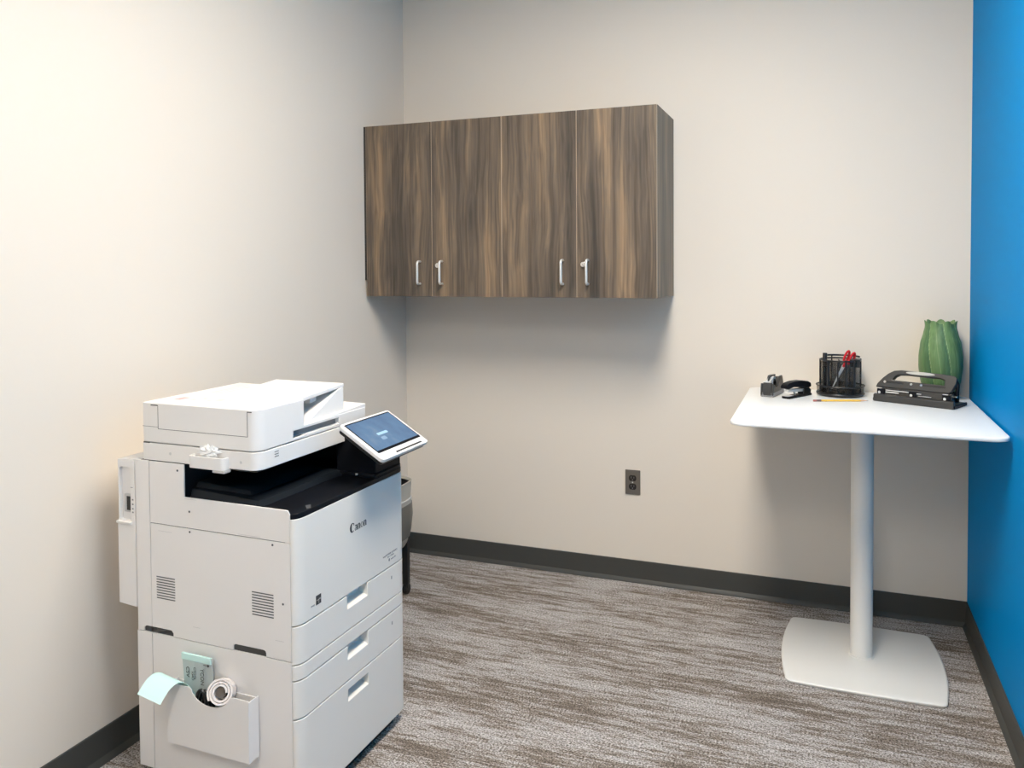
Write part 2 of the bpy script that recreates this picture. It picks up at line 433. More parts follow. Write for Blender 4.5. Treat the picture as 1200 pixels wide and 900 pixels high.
# side panels, facing the camera (y = 0)
def yplate(name, poly, y0=0, y1=.0045, m=M_white, bevel=.0012, cut=None): return obj(name, B().prism(poly, 'y', y0, y1), m, pr, bevel, 2, cut=cut)
XS, XF = -.4985, -.0215
yplate('side_panel', [(XS, .7475), (XF, .7475), (XF, .822), (XF-.006, .832), (-.373, .832), (-.373, .922), (XS, .922)])
def notch(xa, xb, z, d=.017, r=.007):
    return [(xa, z), (xa, z+d-r), (xa+r*.3, z+d-r*.3), (xa+r, z+d), (xb-r, z+d), (xb-r*.3, z+d-r*.3), (xb, z+d-r), (xb, z)]
ZS = .4345
yplate('side_panel', [(XS, ZS)] + [(XS, ZS+.016), (-.428, ZS+.016), (-.4215, ZS+.0095), (-.4215, ZS)] + notch(-.211, -.103, ZS) + [(XF, ZS), (XF, .7455), (XS, .7455)])
yplate('side_panel', [(XS, .043), (XF, .043), (XF, ZS-.002), (XS, ZS-.002)])
yplate('corner_post', [(-.551, ZS)] + [(-.529, ZS), (-.529, ZS+.010), (-.522, ZS+.016), (-.5005, ZS+.016)] + [(-.5005, .922), (-.551, .922)])
yplate('corner_post', [(-.555, .043), (-.5005, .043), (-.5005, ZS-.002), (-.555, ZS-.002)])
# small lit ledge under each hand grip
def pieces(name, boxes, m, parent, M=None):
    for q in boxes:
        g = B().box(*q)
        if M is not None: g.xf(M)
        obj(name, g, m, parent)
pieces('grip_ledge', [(-.529, -.4215, .0002, .004, ZS-.004, ZS-.0005), (-.211, -.103, .0002, .004, ZS-.004, ZS-.0005)], M_wtop, pr)
obj('side_panel', B().box(-.551, -.0215, PW-.004, PW, .043, .83), M_white, pr, .001)
obj('rear_panel', B().box(-.556, -.548, 0.004, PW-.004, .043, .92), M_white, pr, .001)
# louvres
for (xa, xb, z0) in ((-.479, -.412, .536), (-.146, -.076, .5415)):
    v = B()
    for i in range(9): v.box(xa, xb, -.0005, .002, z0+i*.0075, z0+i*.0075+.0027)
    obj('vent', v, M_dgrey, pr)
# round screw recesses and faint clips
for (x, z) in ((-.396, .902), (-.356, .792), (-.356, .736), (-.077, .735), (-.046, .583)):
    sc = obj('screw_recess', B().lathe([(.0052, 0), (.0052, .0008)], seg=16).xf(Matrix.Translation((x, .0003, z)) @ Matrix.Rotation(PI/2, 4, 'X')), M_wtop, pr)
    obj('hole', B().lathe([(.0031, 0), (.0031, .0006)], seg=12).xf(Matrix.Translation((x+.0008, -.0004, z+.0014)) @ Matrix.Rotation(PI/2, 4, 'X')), M_dgrey, sc)
cl = []
for (xa, xb, z) in ((-.19, -.115, .752), (-.372, -.33, .828), (-.47, -.42, .728), (-.35, -.325, .475), (-.072, -.045, .485)):
    cl.append((xa, xb, -.0004, .001, z-.0006, z))
pieces('moulded_line', cl, M_lgrey, pr)
# front covers with rounded vertical corners
def fout(inset_=0, xb=-.09): return rrect(xb, 0-inset_, 0+inset_, PW-inset_, [0, (.021, .040), (.021, .040), 0], 8)
def front(name, z0, z1, cut=None, m=M_wfront): return obj(name, B().prism(fout(), 'z', z0, z1), m, pr, .0016, 2, cut=cut)
# trim the near side back to the seam so the front pieces meet the side panels
def side_trim(z0, z1): return B().box(-.2, -.0205, -.01, .0052, z0-.01, z1+.01)
def recess(z0, z1, y0=.225, y1=.332, d=.030):
    return B().hexa([(-d, y0+.001, z0+.012), (.01, y0, z0-.003), (.01, y1, z0-.003), (-d, y1-.001, z0+.012), (-d, y0+.002, z1), (.01, y0, z1), (.01, y1, z1), (-d, y1-.002, z1)])
front('front_cover', .5295, .808, [side_trim(.53, .81)])
front('paper_drawer', .4270, .5260, [side_trim(.42, .53), recess(.487, .56)])
front('front_trim', .3850, .4238, [side_trim(.38, .43)])
front('paper_drawer', .2830, .3816, [side_trim(.28, .39), recess(.341, .42)])
front('paper_drawer', .0415, .2796, [side_trim(.04, .29), recess(.221, .257)])
pieces('level_mark', [(-.0002, .0005, .466, .471, .487, .497), (-.0002, .0005, .466, .471, .343, .353)], M_mgrey, pr)
# maker's lettering on the front cover (drawn as strokes of varying weight)
def strip(pts, ws):
    L_, R_ = [], []
    for i, p in enumerate(pts):
        q = Vector(pts[min(i+1, len(pts)-1)])-Vector(pts[max(i-1, 0)]); n = Vector((-q.y, q.x)).normalized()*(ws[i]*1.25+.03)/2
        L_.append(tuple(Vector(p)+n)); R_.append(tuple(Vector(p)-n))
    return L_+R_[::-1]
def arc(cx, cy, rx, ry, a0, a1, n=18): return [(cx+rx*math.cos(math.radians(a0+(a1-a0)*i/n)), cy+ry*math.sin(math.radians(a0+(a1-a0)*i/n))) for i in range(n+1)]
def contrast(pts, thin, thick, cx, rx): return [thin+(thick-thin)*min(1, abs(p[0]-cx)/rx)**1.5 for p in pts]
glyphs = []
cpts = arc(.40, .50, .33, .50, 52, 308); glyphs.append(strip(cpts, [.06+.20*max(0, -math.cos(math.radians(52+256*i/18)))for i in range(19)]))
glyphs.append(strip([(.63, .95), (.645, .70)], [.05, .09]))
def let_n(x):
    return [strip([(x+.09, 0), (x+.09, .62)], [.14, .14]), strip([(x, .60), (x+.10, .62)], [.05, .05]), strip([(x+.12, .48)]+arc(x+.28, .45, .13, .17, 150, 0, 8)+[(x+.41, 0)], [.05]+[.07+.06*i/8 for i in range(9)]+[.14]), strip([(x, .02), (x+.20, .02)], [.05, .05]), strip([(x+.32, .02), (x+.52, .02)], [.05, .05])]
def let_o(x):
    return [[arc(x+.24, .31, .25, .33, 0, 345, 23), arc(x+.24, .31, .12, .27, 0, 345, 23)]]
def let_a(x):
    return [strip([(x+.05, .53)]+arc(x+.21, .45, .13, .17, 140, 0, 8)+[(x+.34, .05), (x+.44, .03)], [.11]+[.07+.06*i/8 for i in range(9)]+[.13, .05]), [arc(x+.17, .16, .17, .18, 0, 345, 20), arc(x+.19, .16, .08, .12, 0, 345, 20)]]
glyphs += let_a(.78) + let_n(1.28) + let_o(1.86) + let_n(2.42)
lb = B(); k = .0265
for gl in glyphs:
    sp = gl if isinstance(gl[0], list) else [gl]
    lb.addmesh(curve_mesh(sp, .01), Matrix.Scale(k, 4))
lb.xf(frame((.0001, .2455, .7005), (0,1,0), (0,0,1)) @ Matrix.Diagonal((1.08, .92, .05, 1)))
obj('lettering', lb, M_ink, pr)
sm = B()
def put(bld, s, size, o, u, v, sx=1): bld.addmesh(text_mesh(s, size), frame(o, u, v) @ Matrix.Diagonal((sx, 1, 1, 1)))
put(sm, 'imageRUNNER ADVANCE', .0080, (.0002, .419, .5685), (0,1,0), (0,0,1), .95)
put(sm, 'DX C3826i', .0068, (.0002, .445, .5605), (0,1,0), (0,0,1), 1.25)
put(sm, 'uniFLOW', .0066, (.0002, .466, .5495), (0,1,0), (0,0,1), 1.1)
sm.addmesh(curve_mesh([arc(.456, .552, .0040, .0045, 0, 345, 14)], .0003), frame((.0002, 0, 0), (0,1,0), (0,0,1)))
obj('small_lettering', sm, M_inkl, pr)
eb = B().box(-.0003, .0006, .0785, .1015, .557, .582)
bd = obj('square_badge', eb, M_ink, pr)
e2 = B()
e2.box(.0005, .0009, .090, .1005, .571, .5718).box(.0005, .0009, .0805, .0995, .5685, .5697).box(.0005, .0009, .0905, .0917, .559, .5685)
obj('badge_mark', e2, M_lgrey, bd)
e3 = B(); put(e3, 'energy', .0062, (.0003, .056, .560), (0,1,0), (0,0,1))
obj('badge_lettering', e3, M_mgrey, pr)
# black output deck
deck = B().prism(fout(.0006, -.372), 'z', .8085, .823)
obj('output_deck', deck, M_blk2, pr, .003, 3, cut=[side_trim(.80, .83), B().box(-.5, -.385, -.1, 1, .7, 1)])
obj('output_tray', B().hexa([(-.366,.012,.823),(-.125,.012,.823),(-.118,.40,.823),(-.366,.40,.823),(-.366,.022,.852),(-.142,.030,.838),(-.135,.385,.838),(-.366,.39,.852)]), M_navy, pr, .003)
obj('output_tray', B().hexa([(-.366,.03,.842),(-.175,.05,.832),(-.175,.37,.832),(-.366,.38,.842),(-.366,.045,.866),(-.20,.065,.850),(-.20,.355,.850),(-.366,.365,.866)]), M_navy, pr, .003)
cav = B().box(-.3775, -.3725, .004, PW-.004, .828, .922).box(-.374, -.15, PW-.05, PW-.006, .823, .9235).box(-.50, -.13, .008, .52, .9195, .9238)  # black liner; the plate under the scanner stands in for shade there
obj('output_cavity', cav, M_blk, pr)
obj('status_light', B().cyl((-.06, .372, .832), (-.06, .372, .8365), .004, 12), M_lgrey, pr)
obj('deck_patch', B().hexa([(-.030,.079,.8228),(-.008,.055,.8228),(-.004,.067,.8228),(-.022,.092,.8228),(-.030,.079,.8236),(-.008,.055,.8236),(-.004,.067,.8236),(-.022,.092,.8236)]), M_dgrey, pr)  # small grey trapezoid on the black deck
# scanner base
def sout(x1, y0, y1, x0=-.522, r=.03): return rrect(x0, x1, y0, y1, [.006, (r, .034), (.012, .012), .006], 8)
obj('scanner_base', B().prism(sout(-.119, .0, .525), 'z', .9245, .973), M_wtop, pr, .0018)
pieces('scanner_mark', [(-.1194, -.1183, .067, .084, .9490+i*.0066, .9508+i*.0066) for i in range(3)], M_dgrey, pr)
# lid + feeder
grip = lambda: B().box(-.134, -.10, .150, .372, .9845, 1.0035)
obj('scanner_lid', B().prism(rrect(-.520, -.1195, .10, .524, [0, .002, .012, .006], 6), 'z', .9755, 1.012), M_wtop, pr, .0018, cut=[grip()])
obj('grip_recess', B().box(-.1345, -.1335, .150, .372, .9843, 1.0037), M_mgrey, pr)
gp = [( -.517, 0), (-.119, 0)]
obj('document_feeder', B().prism(rrect(-.520, -.119, .0, .199, [.006, (.03, .034), .003, .003], 8), 'z', .9755, 1.0865), M_wtop, pr, .0028, 3, cut=[grip()])
# rear hump of the feeder and back guide
obj('feeder_rear_cover', B().hexa([(-.519,.19,.99),(-.396,.19,.99),(-.40,.395,.99),(-.519,.395,.99),(-.519,.19,1.0863),(-.396,.19,1.0863),(-.41,.395,1.086),(-.519,.395,1.0875)]), M_wtop, pr, .003)
# feeder side door: seam lines
dl = B()
dl.box(-.4630, -.4618, -.0004, .001, 1.0150, 1.0800).box(-.4630, -.1515, -.0004, .001, 1.0138, 1.0150).box(-.1530, -.1515, -.0004, .001, 1.0138, 1.0815)
dl.box(-.488, -.463, -.0006, .001, 1.0785, 1.0812).box(-.152, -.138, -.0006, .001, 1.0792, 1.0815).box(-.519, -.4625, -.0004, .001, 1.0190, 1.0199).box(-.517, -.495, -.0006, .001, .9725, .9755)
obj('door_seam', dl, M_core, pr)
# tilted document tray on top
obj('document_tray', B().hexa([(-.391,.196,1.072),(-.140,.196,1.072),(-.132,.418,1.090),(-.391,.418,1.090),(-.391,.196,1.0855),(-.140,.196,1.0855),(-.132,.418,1.1015),(-.391,.418,1.1015)]), M_wtop, pr, .0025)
obj('tray_guide', B().hexa([(-.38,.30,1.064),(-.15,.27,1.060),(-.15,.30,1.064),(-.38,.33,1.066),(-.38,.30,1.084),(-.15,.27,1.079),(-.15,.30,1.081),(-.38,.33,1.087)]), M_wtop, pr, .002)
obj('tray_support', B().hexa([(-.39,.215,1.012),(-.130,.225,1.012),(-.130,.412,1.012),(-.39,.412,1.012),(-.39,.375,1.088),(-.133,.392,1.0885),(-.131,.413,1.0895),(-.39,.413,1.0895)]), M_wtop, pr, .002)
obj('delivery_tray', B().hexa([(-.40,.20,1.009),(-.121,.20,1.008),(-.121,.522,1.008),(-.40,.522,1.009),(-.40,.20,1.022),(-.121,.20,1.0125),(-.121,.522,1.0225),(-.40,.522,1.030)]), M_wtop, pr, .0025)
# marks on the feeder top
mk = [(-.342, -.318, .085, .11, 1.086, 1.0868)]
for (x, y) in ((-.42, .075), (-.40, .10), (-.36, .07), (-.30, .09)): mk.append((x, x+.016, y, y+.014, 1.086, 1.0868))
for i in range(3): mk.append((-.46+i*.018, -.455+i*.018, .20, .33, 1.086, 1.0869))
pieces('feeder_mark', mk, M_stickg, pr)
obj('feeder_sticker', B().box(-.470, -.445, .065, .105, 1.086, 1.0867), M_stick, pr)
# side bracket holding a scrap
bk = B(); bo = rrect(-.338, -.216, -.022, .004, [.012, .012, 0, 0], 5)
bk.prism(bo, 'z', .9225, .955)
obj('side_bracket', bk, M_wtop, pr, .002, cut=[B().box(-.331, -.223, -.017, .0, .945, .97)])
obj('bracket_clip', B().box(-.253, -.213, -.022, .004, .9155, .9222), M_lgrey, pr, .001)
for xx, zz in ((-.42, .948), (-.175, .945)): obj('side_dot', B().cyl((xx, -.0004, zz), (xx, .001, zz), .0042, 14), M_stickg, pr)
# rear unit on the wall side
ru = B().prism([(-.6215, .502), (-.556, .498), (-.556, .921), (-.6175, .918), (-.6175, .741), (-.6215, .737)], 'y', .0, .50)
obj('rear_unit', ru, M_white, pr, .003, cut=[B().prism(rrect(-.6120, -.5715, .745, .896, .007, 4), 'y', -.02, .010)])
obj('rear_unit_ledge', B().box(-.6225, -.566, -.006, .02, .733, .7415), M_wtop, pr, .002)
sk = obj('socket_bezel', B().box(-.600, -.574, .0045, .0105, .766, .818), M_lgrey, pr, .001)
obj('socket', B().box(-.590, -.5765, .0036, .0047, .772, .812), M_blk, sk)
pieces('socket_mark', [(-.5655, -.5600, -.0006, .001, z-.002, z+.002) for z in (.805, .792, .779, .769)] + [(-.570, -.562, -.0006, .001, .839, .8405)], M_mgrey, pr)
# touch panel
A = Vector((-.05, .262, 1.005)); Bk = Vector((-.05, .526, 1.005)); N_ = Vector((.1, .267, .914)); R_ = Vector((.1, .543, .914))
u = Vector((0, 1, 0)); v = Vector((-.15, 0, .091)).normalized()
Lh = (A-N_).length-.002
PO = Vector((.1, .267, .914))
FM = frame(PO, u, v)
pl = B().prism(rrect(0, .270, 0, Lh, .012, 6), 'z', -.013, 0).xf(FM)
cp = obj('control_panel', pl, M_wtop, pr, .003, 3)
obj('panel_underside', B().prism(rrect(.004, .266, .004, Lh-.004, .012, 6), 'z', -.024, -.0128).xf(FM), M_blk, cp, .003)
obj('screen_bezel', B().prism(rrect(.013, .259, .028, Lh-.008, .003, 3), 'z', -.001, .0008).xf(FM), M_blk2, cp)
sc = obj('screen', B().prism(rrect(.0175, .2545, .037, Lh-.0125, .001, 2), 'z', .0004, .0012).xf(FM), M_screen, cp)
obj('screen_button', B().prism(rrect(.094, .150, .088, .098, .003, 3), 'z', .001, .0016).xf(FM), M_button, cp)
obj('screen_icon', B().prism(rrect(.092, .118, .066, .080, .005, 3), 'z', .001, .0015).xf(FM), M_button2, cp)
obj('panel_slot', B().box(.085, .235, .0075, .0125, -.0005, .0012).xf(FM), M_blk, cp)
st = B().prism([(-.15, .826), (-.010, .826), (-.010, .948), (-.045, .972), (-.15, .972)], 'y', .398, .548)
obj('panel_stand', st, M_blk2, pr, .004)
obj('panel_stand_base', B().prism(rrect(-.16, -.002, .385, .5545, [.004, .004, (.02, .036), .004], 6), 'z', .8225, .834), M_blk2, pr, .003)

# document pocket on the side panel
po = B()
po.prism([(-.425, .152), (-.130, .152), (-.130, .322), (-.425, .322)], 'y', -.0035, -.0006)      # back plate
fz0, fz1 = .166, .333
fx0, fx1 = -.401, -.126
scoop = [(fx1, fz1), (-.180, fz1)] + [(-.253+.066*math.cos(a), fz1+.004-.044*math.sin(a)) for a in [PI*i/14 for i in range(1, 14)]] + [(-.325, fz1), (fx0, fz1)]
po.prism([(fx0, fz0), (fx1, fz0)]+scoop, 'y', -.045, -.0425)
po.prism([(fx0, fz0), (fx1, fz0), (fx1, fz0+.003), (fx0, fz0+.003)], 'y', -.0425, -.0035)
for xx in (fx0, fx1-.0025):
    po.box(xx, xx+.0025, -.0425, -.0035, fz0+.003, fz1-.004)
obj('document_pocket', po, M_white, pr, .0008, 1)

# things in the pocket (top level), placed in the printer's frame
PM = Matrix.Translation((PX[0], PX[1], 0)) @ Matrix.Rotation(PA, 4, 'Z')
def ploc(x, y, z): return PM @ Vector((x, y, z))
t = thing('mint_sheet', 'curled mint-green paper sheet drooping out over the white side pocket', 'paper', ploc(-.37, -.03, .18), PA)
rows = []
# centre path of the sheet (dx, y, z) and width direction along x with a slight roll
path = [(.034, -.030, .20), (.034, -.031, .26), (.028, -.033, .310), (.010, -.042, .3430), (-.004, -.060, .3545), (-.010, -.082, .3490), (-.012, -.100, .336), (-.013, -.116, .321)]
def smooth(p, n):
    out = []
    for i in range(len(p)-1):
        a, b, c, d = (Vector(p[max(i-1, 0)]), Vector(p[i]), Vector(p[i+1]), Vector(p[min(i+2, len(p)-1)]))
        for k in range(n):
            f = k/n; out.append(.5*((2*b)+(c-a)*f+(2*a-5*b+4*c-d)*f*f+(3*b-a-3*c+d)*f**3))
    out.append(Vector(p[-1])); return out
for q in smooth(path, 4):
    rows.append([(q.x-.011+(j/4-.5)*.080, q.y+.030, q.z-.18-(j/4-.5)*.013) for j in range(5)])
obj('sheet', B().sheet(rows, .0006), M_mint, t, sharp=60)
t = thing('foil_packet', 'upright silvery mint packet with printed letters standing in the white side pocket', 'packet', ploc(-.315, -.010, .170), PA)
pk = []
for i in range(9):
    z = i/8; wv = .0030*math.sin(PI*min(1, z*1.25)) if z < .8 else 0
    pk.append([((j/6-.5)*.102+(z-.5)*-.012, -.002-.006*z+wv*math.cos((j/6-.5)*PI)*-1, .002+z*.236-.002*(j-3)*.0) for j in range(7)])
packet = obj('pouch', B().sheet(pk, .003), M_pack, t, sharp=60)
def pkp(fx, z): return ((fx-.5)*.102+(z-.5)*-.012, -.0118-.006*z*0-.004*(z > .6)*0, .002+z*.236)
obj('top_seal', B().hexa([(-.057, -.0125, .222), (.0450, -.0125, .222), (.0450, -.0050, .222), (-.057, -.0050, .222), (-.057, -.0128, .2395), (.0448, -.0128, .2395), (.0448, -.0060, .2395), (-.057, -.0060, .2395)]), M_mint, t, .001)
tx = B()
def vtext(s, size, x, z, sx=1): tx.addmesh(text_mesh(s, size), frame((x, -.0128, z), (0,0,-1), (1,0,0)) @ Matrix.Diagonal((sx, 1, 1, 1)))
vtext('CSV', .0165, -.040, .205, 1.0)
vtext('CTOOL', .0105, -.014, .207, 1.0)
vtext('SUPPLY', .0075, -.021, .194, 1.0)
vtext('YCON', .0165, .010, .207, .95)
tx.cyl((.036, -.0128, .218), (.036, -.0120, .218), .0035, 12).box(.020, .031, -.0128, -.0122, .2172, .2188)
obj('print', tx, M_dgrey, t)
t = thing('paper_roll', 'small white roll with a dark hollow centre in the white side pocket', 'paper roll', ploc(-.228, -.023, .250), PA)
sp = []
for i in range(91):
    a = i/90*2*PI*2.6; r = .0165+.0185*i/90; sp.append((r*math.cos(a), r*math.sin(a)*.98))
def roll_ring(pts, th):
    O, I = [], []
    for i, p in enumerate(pts):
        q = Vector(pts[min(i+1, len(pts)-1)])-Vector(pts[max(i-1, 0)]); n = Vector((-q.y, q.x)).normalized()*th/2
        O.append(tuple(Vector(p)+n)); I.append(tuple(Vector(p)-n))
    return O+I[::-1]
RM = Matrix.Translation((0, 0, .078)) @ Matrix.Rotation(math.radians(18), 4, 'Z') @ Matrix.Rotation(math.radians(-22), 4, 'X')
rb = B(); prp = roll_ring(sp, .0052)
rb.addmesh(curve_mesh([prp], .013), frame((0, -.006, 0), (1,0,0), (0,0,1)))
rb.xf(RM)
obj('rolled_paper', rb, M_roll, t)
cb = B().lathe([(.0142, -.012), (.0142, .008)], seg=24).xf(RM @ frame((0, -.006, 0), (1,0,0), (0,0,1)))
obj('core', cb, M_rollh, t)
t = thing('dark_cable', 'black looped cable filling the shaded inside of the white pocket beside the rolled paper', 'cable', ploc(-.30, -.023, .172), PA)  # the loops' black also stands for shade inside the pocket
cbm = B()
for k in range(3):
    pts = []
    for i in range(25):
        a = 2*PI*i/24; pts.append((.010+.0195*math.cos(a)+k*.003, -.0145+.0095*k, .096+.060*math.sin(a)-.006*k))
    cbm.tube(pts[:-1], .0045, 8, True)
obj('loop', cbm, M_blk, t)
# crumpled scrap on the bracket
t = bpy.data.objects.new
cr = B()
bmesh.ops.create_icosphere(cr.bm, subdivisions=3, radius=1)
for vv in cr.bm.verts:
    q = vv.co.copy(); n = abs(math.sin(q.x*5.1+q.z*3)*math.cos(q.y*6+1)+.55*math.sin(q.x*13+q.y*9)*math.cos(q.z*11))
    s_ = .62+.5*n; vv.co = Vector((q.x*.038*s_, q.y*.0095*s_, q.z*.019*s_))
lo = min(v.co.z for v in cr.bm.verts)
for vv in cr.bm.verts: vv.co.z -= lo
sc_ = obj('crumpled_scrap', cr, M_tissue, None, sharp=22)
sc_.location = ploc(-.275, -.0095, .9455); sc_.rotation_euler = (0, 0, PA)
tag(sc_, 'crumpled clear plastic scrap on the small bracket of the white copier', 'scrap')

# ------------------------------------------------------------------ bin behind the printer
t = thing('waste_bin', 'grey plastic bin on black wheeled legs half hidden behind the copier', 'bin', (.162, -.565, 0))
def sup(a, b, z, n=36, e=3.2):
    out = []
    for i in range(n):
        th = 2*PI*i/n; c, s = math.cos(th), math.sin(th)
        out.append((a*abs(c)**(2/e)*(1 if c >= 0 else -1), b*abs(s)**(2/e)*(1 if s >= 0 else -1), z))
    return out
tub = [(.085, .080, 0.22), (.105, .095, 0.227), (.115, .101, 0.245), (.130, .114, 0.305), (.137, .119, 0.37), (.133, .116, 0.43), (.130, .113, 0.44), (.134, .116, 0.508), (.136, .118, 0.518), (.131, .113, 0.52), (.125, .108, 0.513), (.121, .105, 0.33)]
obj('tub', B().loops([sup(*q) for q in tub]), M_binp, t, sharp=50)
obj('liner', B().loops([sup(.1242, .1072, 0.51), sup(.118, .103, 0.36)], True, False).loops([sup(.1175, .102, 0.365), sup(.1175, .102, 0.36)]), M_blk, t)
obj('rib', B().loops([sup(.1310, .1135, 0.434), sup(.1350, .1178, 0.436), sup(.1350, .1178, 0.442), sup(.1310, .1135, 0.444)], True, False), M_lgrey, t)
wn = []
for z, a, b in ((.270, .1235, .1088), (.305, .1302, .1142), (.37, .1375, .1195), (.422, .1345, .1172)):
    ring = sup(a+.0012, b+.0012, z, 72); wn.append([p for p in ring[46:72]+ring[0:10]])
obj('window', B().sheet(wn, .001), M_binw, t)
for sx in (1, -1):
    for sy in (1, -1):
        l = obj('leg', B().box(sx*.090-.013, sx*.090+.013, sy*.080-.013, sy*.080+.013, .045, .245), M_blk, t, .003)
        obj('caster', B().cyl((sx*.090-.009, sy*.080, .023), (sx*.090+.009, sy*.080, .023), .023, 20).box(sx*.090-.011, sx*.090+.011, sy*.080-.008, sy*.080+.008, .028, .05), M_blk, l)

# ------------------------------------------------------------------ things on the table
# tape dispenser (local: -y to the viewer)
t = thing('tape_dispenser', 'black tape dispenser at the left edge of the white table', 'tape dispenser', (1.778, -.276, TZ), math.radians(-12))
prf = [(.0, .0), (-.005, .012), (-.005, .034), (.001, .058), (.010, .0585), (.030, .038), (.048, .020), (.088, .020), (.100, .045), (.108, .068), (.128, .070), (.142, .050), (.150, .020), (.150, 0)]
def dsp(xw):
    return prf
ck = B()
ck.prism(prf, 'x', -.017, .017)
for s in (1, -1):
    side = [(.0, .0), (-.005, .012), (-.005, .034), (.000, .055), (.014, .048), (.040, .034), (.066, .042), (.086, .062), (.098, .0745), (.128, .075), (.142, .050), (.150, .020), (.150, 0)]
    a, b = (s*.017, s*.026)
    ck.prism(side, 'x', min(a, b), max(a, b))
obj('body', ck, M_char, t, .003, 3)
obj('base_band', B().prism([(-.002, .0015), (.151, .0015), (.151, .018), (-.0045, .018)], 'x', -.0268, .0268), M_mgrey, t, .002)
tr = B().addmesh(curve_mesh([arc(.066, .046, .030, .030, 0, 350, 35), arc(.066, .046, .020, .020, 0, 350, 35)], .0095), frame((0, 0, 0), (0,1,0), (0,0,1)))
tp = obj('tape_roll', tr, M_tape, t)
obj('hub', B().addmesh(curve_mesh([arc(.066, .046, .0198, .0198, 0, 350, 35), arc(.066, .046, .012, .012, 0, 350, 35)], .012), frame((0, 0, 0), (0,1,0), (0,0,1))), M_blk, tp)
obj('tape_strip', B().sheet([[(-.0095, y, z), (.0095, y, z)] for y, z in ((-.002, .0612), (.010, .0612), (.030, .0660), (.052, .0735))], .0006), M_tape, tp)
obj('cutter', B().box(-.015, .015, -.004, .006, .0580, .0605), M_steel, t)
# dark arch over the roll
obj('arch', B().tube([(0.0, .016, .060), (0, .019, .070), (0, .030, .0772), (0, .070, .0795), (0, .108, .076)], .0036, 10), M_blk, t)

# stapler
t = thing('stapler', 'black stapler with slightly open arm beside the tape dispenser', 'stapler', (1.846, -.300, TZ), math.radians(-30))
obj('base', B().prism(rrect(-.019, .019, 0, .168, [.012, .012, .008, .008], 5), 'z', 0, .0085), M_blk2, t, .002)
obj('anvil', B().box(-.012, .012, .006, .045, .0085, .0105), M_steel, t, .0005)
mg = B().hexa([(-.009,.008,.026),(.009,.008,.026),(.009,.150,.016),(-.009,.150,.016),(-.009,.008,.036),(.009,.008,.036),(.009,.150,.030),(-.009,.150,.030)])
obj('magazine', mg, M_steel, t, .001)
obj('spring_post', B().cyl((0, .070, .008), (0, .062, .030), .005, 12), M_steel, t)
armp = [(-.007, .040), (-.006, .053), (.008, .061), (.050, .066), (.100, .065), (.145, .058), (.164, .050), (.166, .034), (.140, .030), (.090, .038), (.040, .043), (.010, .038)]
obj('arm', B().prism(armp, 'x', -.016, .016), M_blk2, t, .004, 3)
obj('hinge', B().prism([(.110, .0085), (.165, .0085), (.168, .022), (.150, .034), (.118, .034)], 'x', -.0135, .0135), M_blk, t, .002)

# rotating mesh organizer
RX, RY = 2.051, -.128
t = thing('desk_organizer', 'round black wire-mesh desk organizer on the white table', 'organizer', (RX, RY, TZ))
obj('turntable', B().lathe([(.080, 0), (.086, .002), (.088, .008), (.086, .012), (.0, .012)], seg=40), M_blk, t)
obj('tray_wall', B().lathe([(.0875, .008), (.090, .041)], seg=40, caps=False), M_mesh, t)
tor = lambda R_, z, r_: B().tube([(R_*math.cos(2*PI*i/40), R_*math.sin(2*PI*i/40), z) for i in range(40)], r_, 8, True)
obj('tray_rim', tor(.0900, .041, .0034), M_blk, t)
obj('tray_bottom_rim', tor(.0880, .010, .0042), M_blk, t)
obj('cup_wall', B().lathe([(.074, .012), (.075, .142)], seg=40, caps=False), M_mesh, t)
def arcrim(a0, a1, z, r_=.0035, R_=.0755): 
    n = 18; return B().tube([(R_*math.cos(math.radians(a0+(a1-a0)*i/n)), R_*math.sin(math.radians(a0+(a1-a0)*i/n)), z) for i in range(n+1)], r_, 8)
obj('cup_rim', arcrim(0, 360, .1435), M_blk, t)
obj('back_rim', arcrim(20, 130, .1545, .004), M_blk, t)
ps = [(-.0745, .145), (-.45, .142)]
for a, zt, r_ in ((178, .146, .0042), (232, .144, .0050), (262, .140, .0030), (285, .148, .0042), (312, .150, .0048), (2, .150, .0035), (60, .152, .003), (115, .152, .003)):
    x, y = .0755*math.cos(math.radians(a)), .0755*math.sin(math.radians(a))
    obj('post', B().cyl((x, y, .010), (x, y, zt), r_, 10), M_blk, t)
dv = B()
for a in (196, 318, 95):
    x, y = .073*math.cos(math.radians(a)), .073*math.sin(math.radians(a)); w = Vector((-y, x, 0)).normalized()*.0008
    dv.hexa([(0-w.x, -w.y, .012), (x-w.x, y-w.y, .012), (x+w.x, y+w.y, .012), (w.x, w.y, .012), (0-w.x, -w.y, .138), (x-w.x, y-w.y, .138), (x+w.x, y+w.y, .138), (w.x, w.y, .138)])
obj('divider', dv, M_mesh, t)
obj('clip_holder', B().box(.034, .072, -.045, .01, .118, .150), M_blk, t, .003)
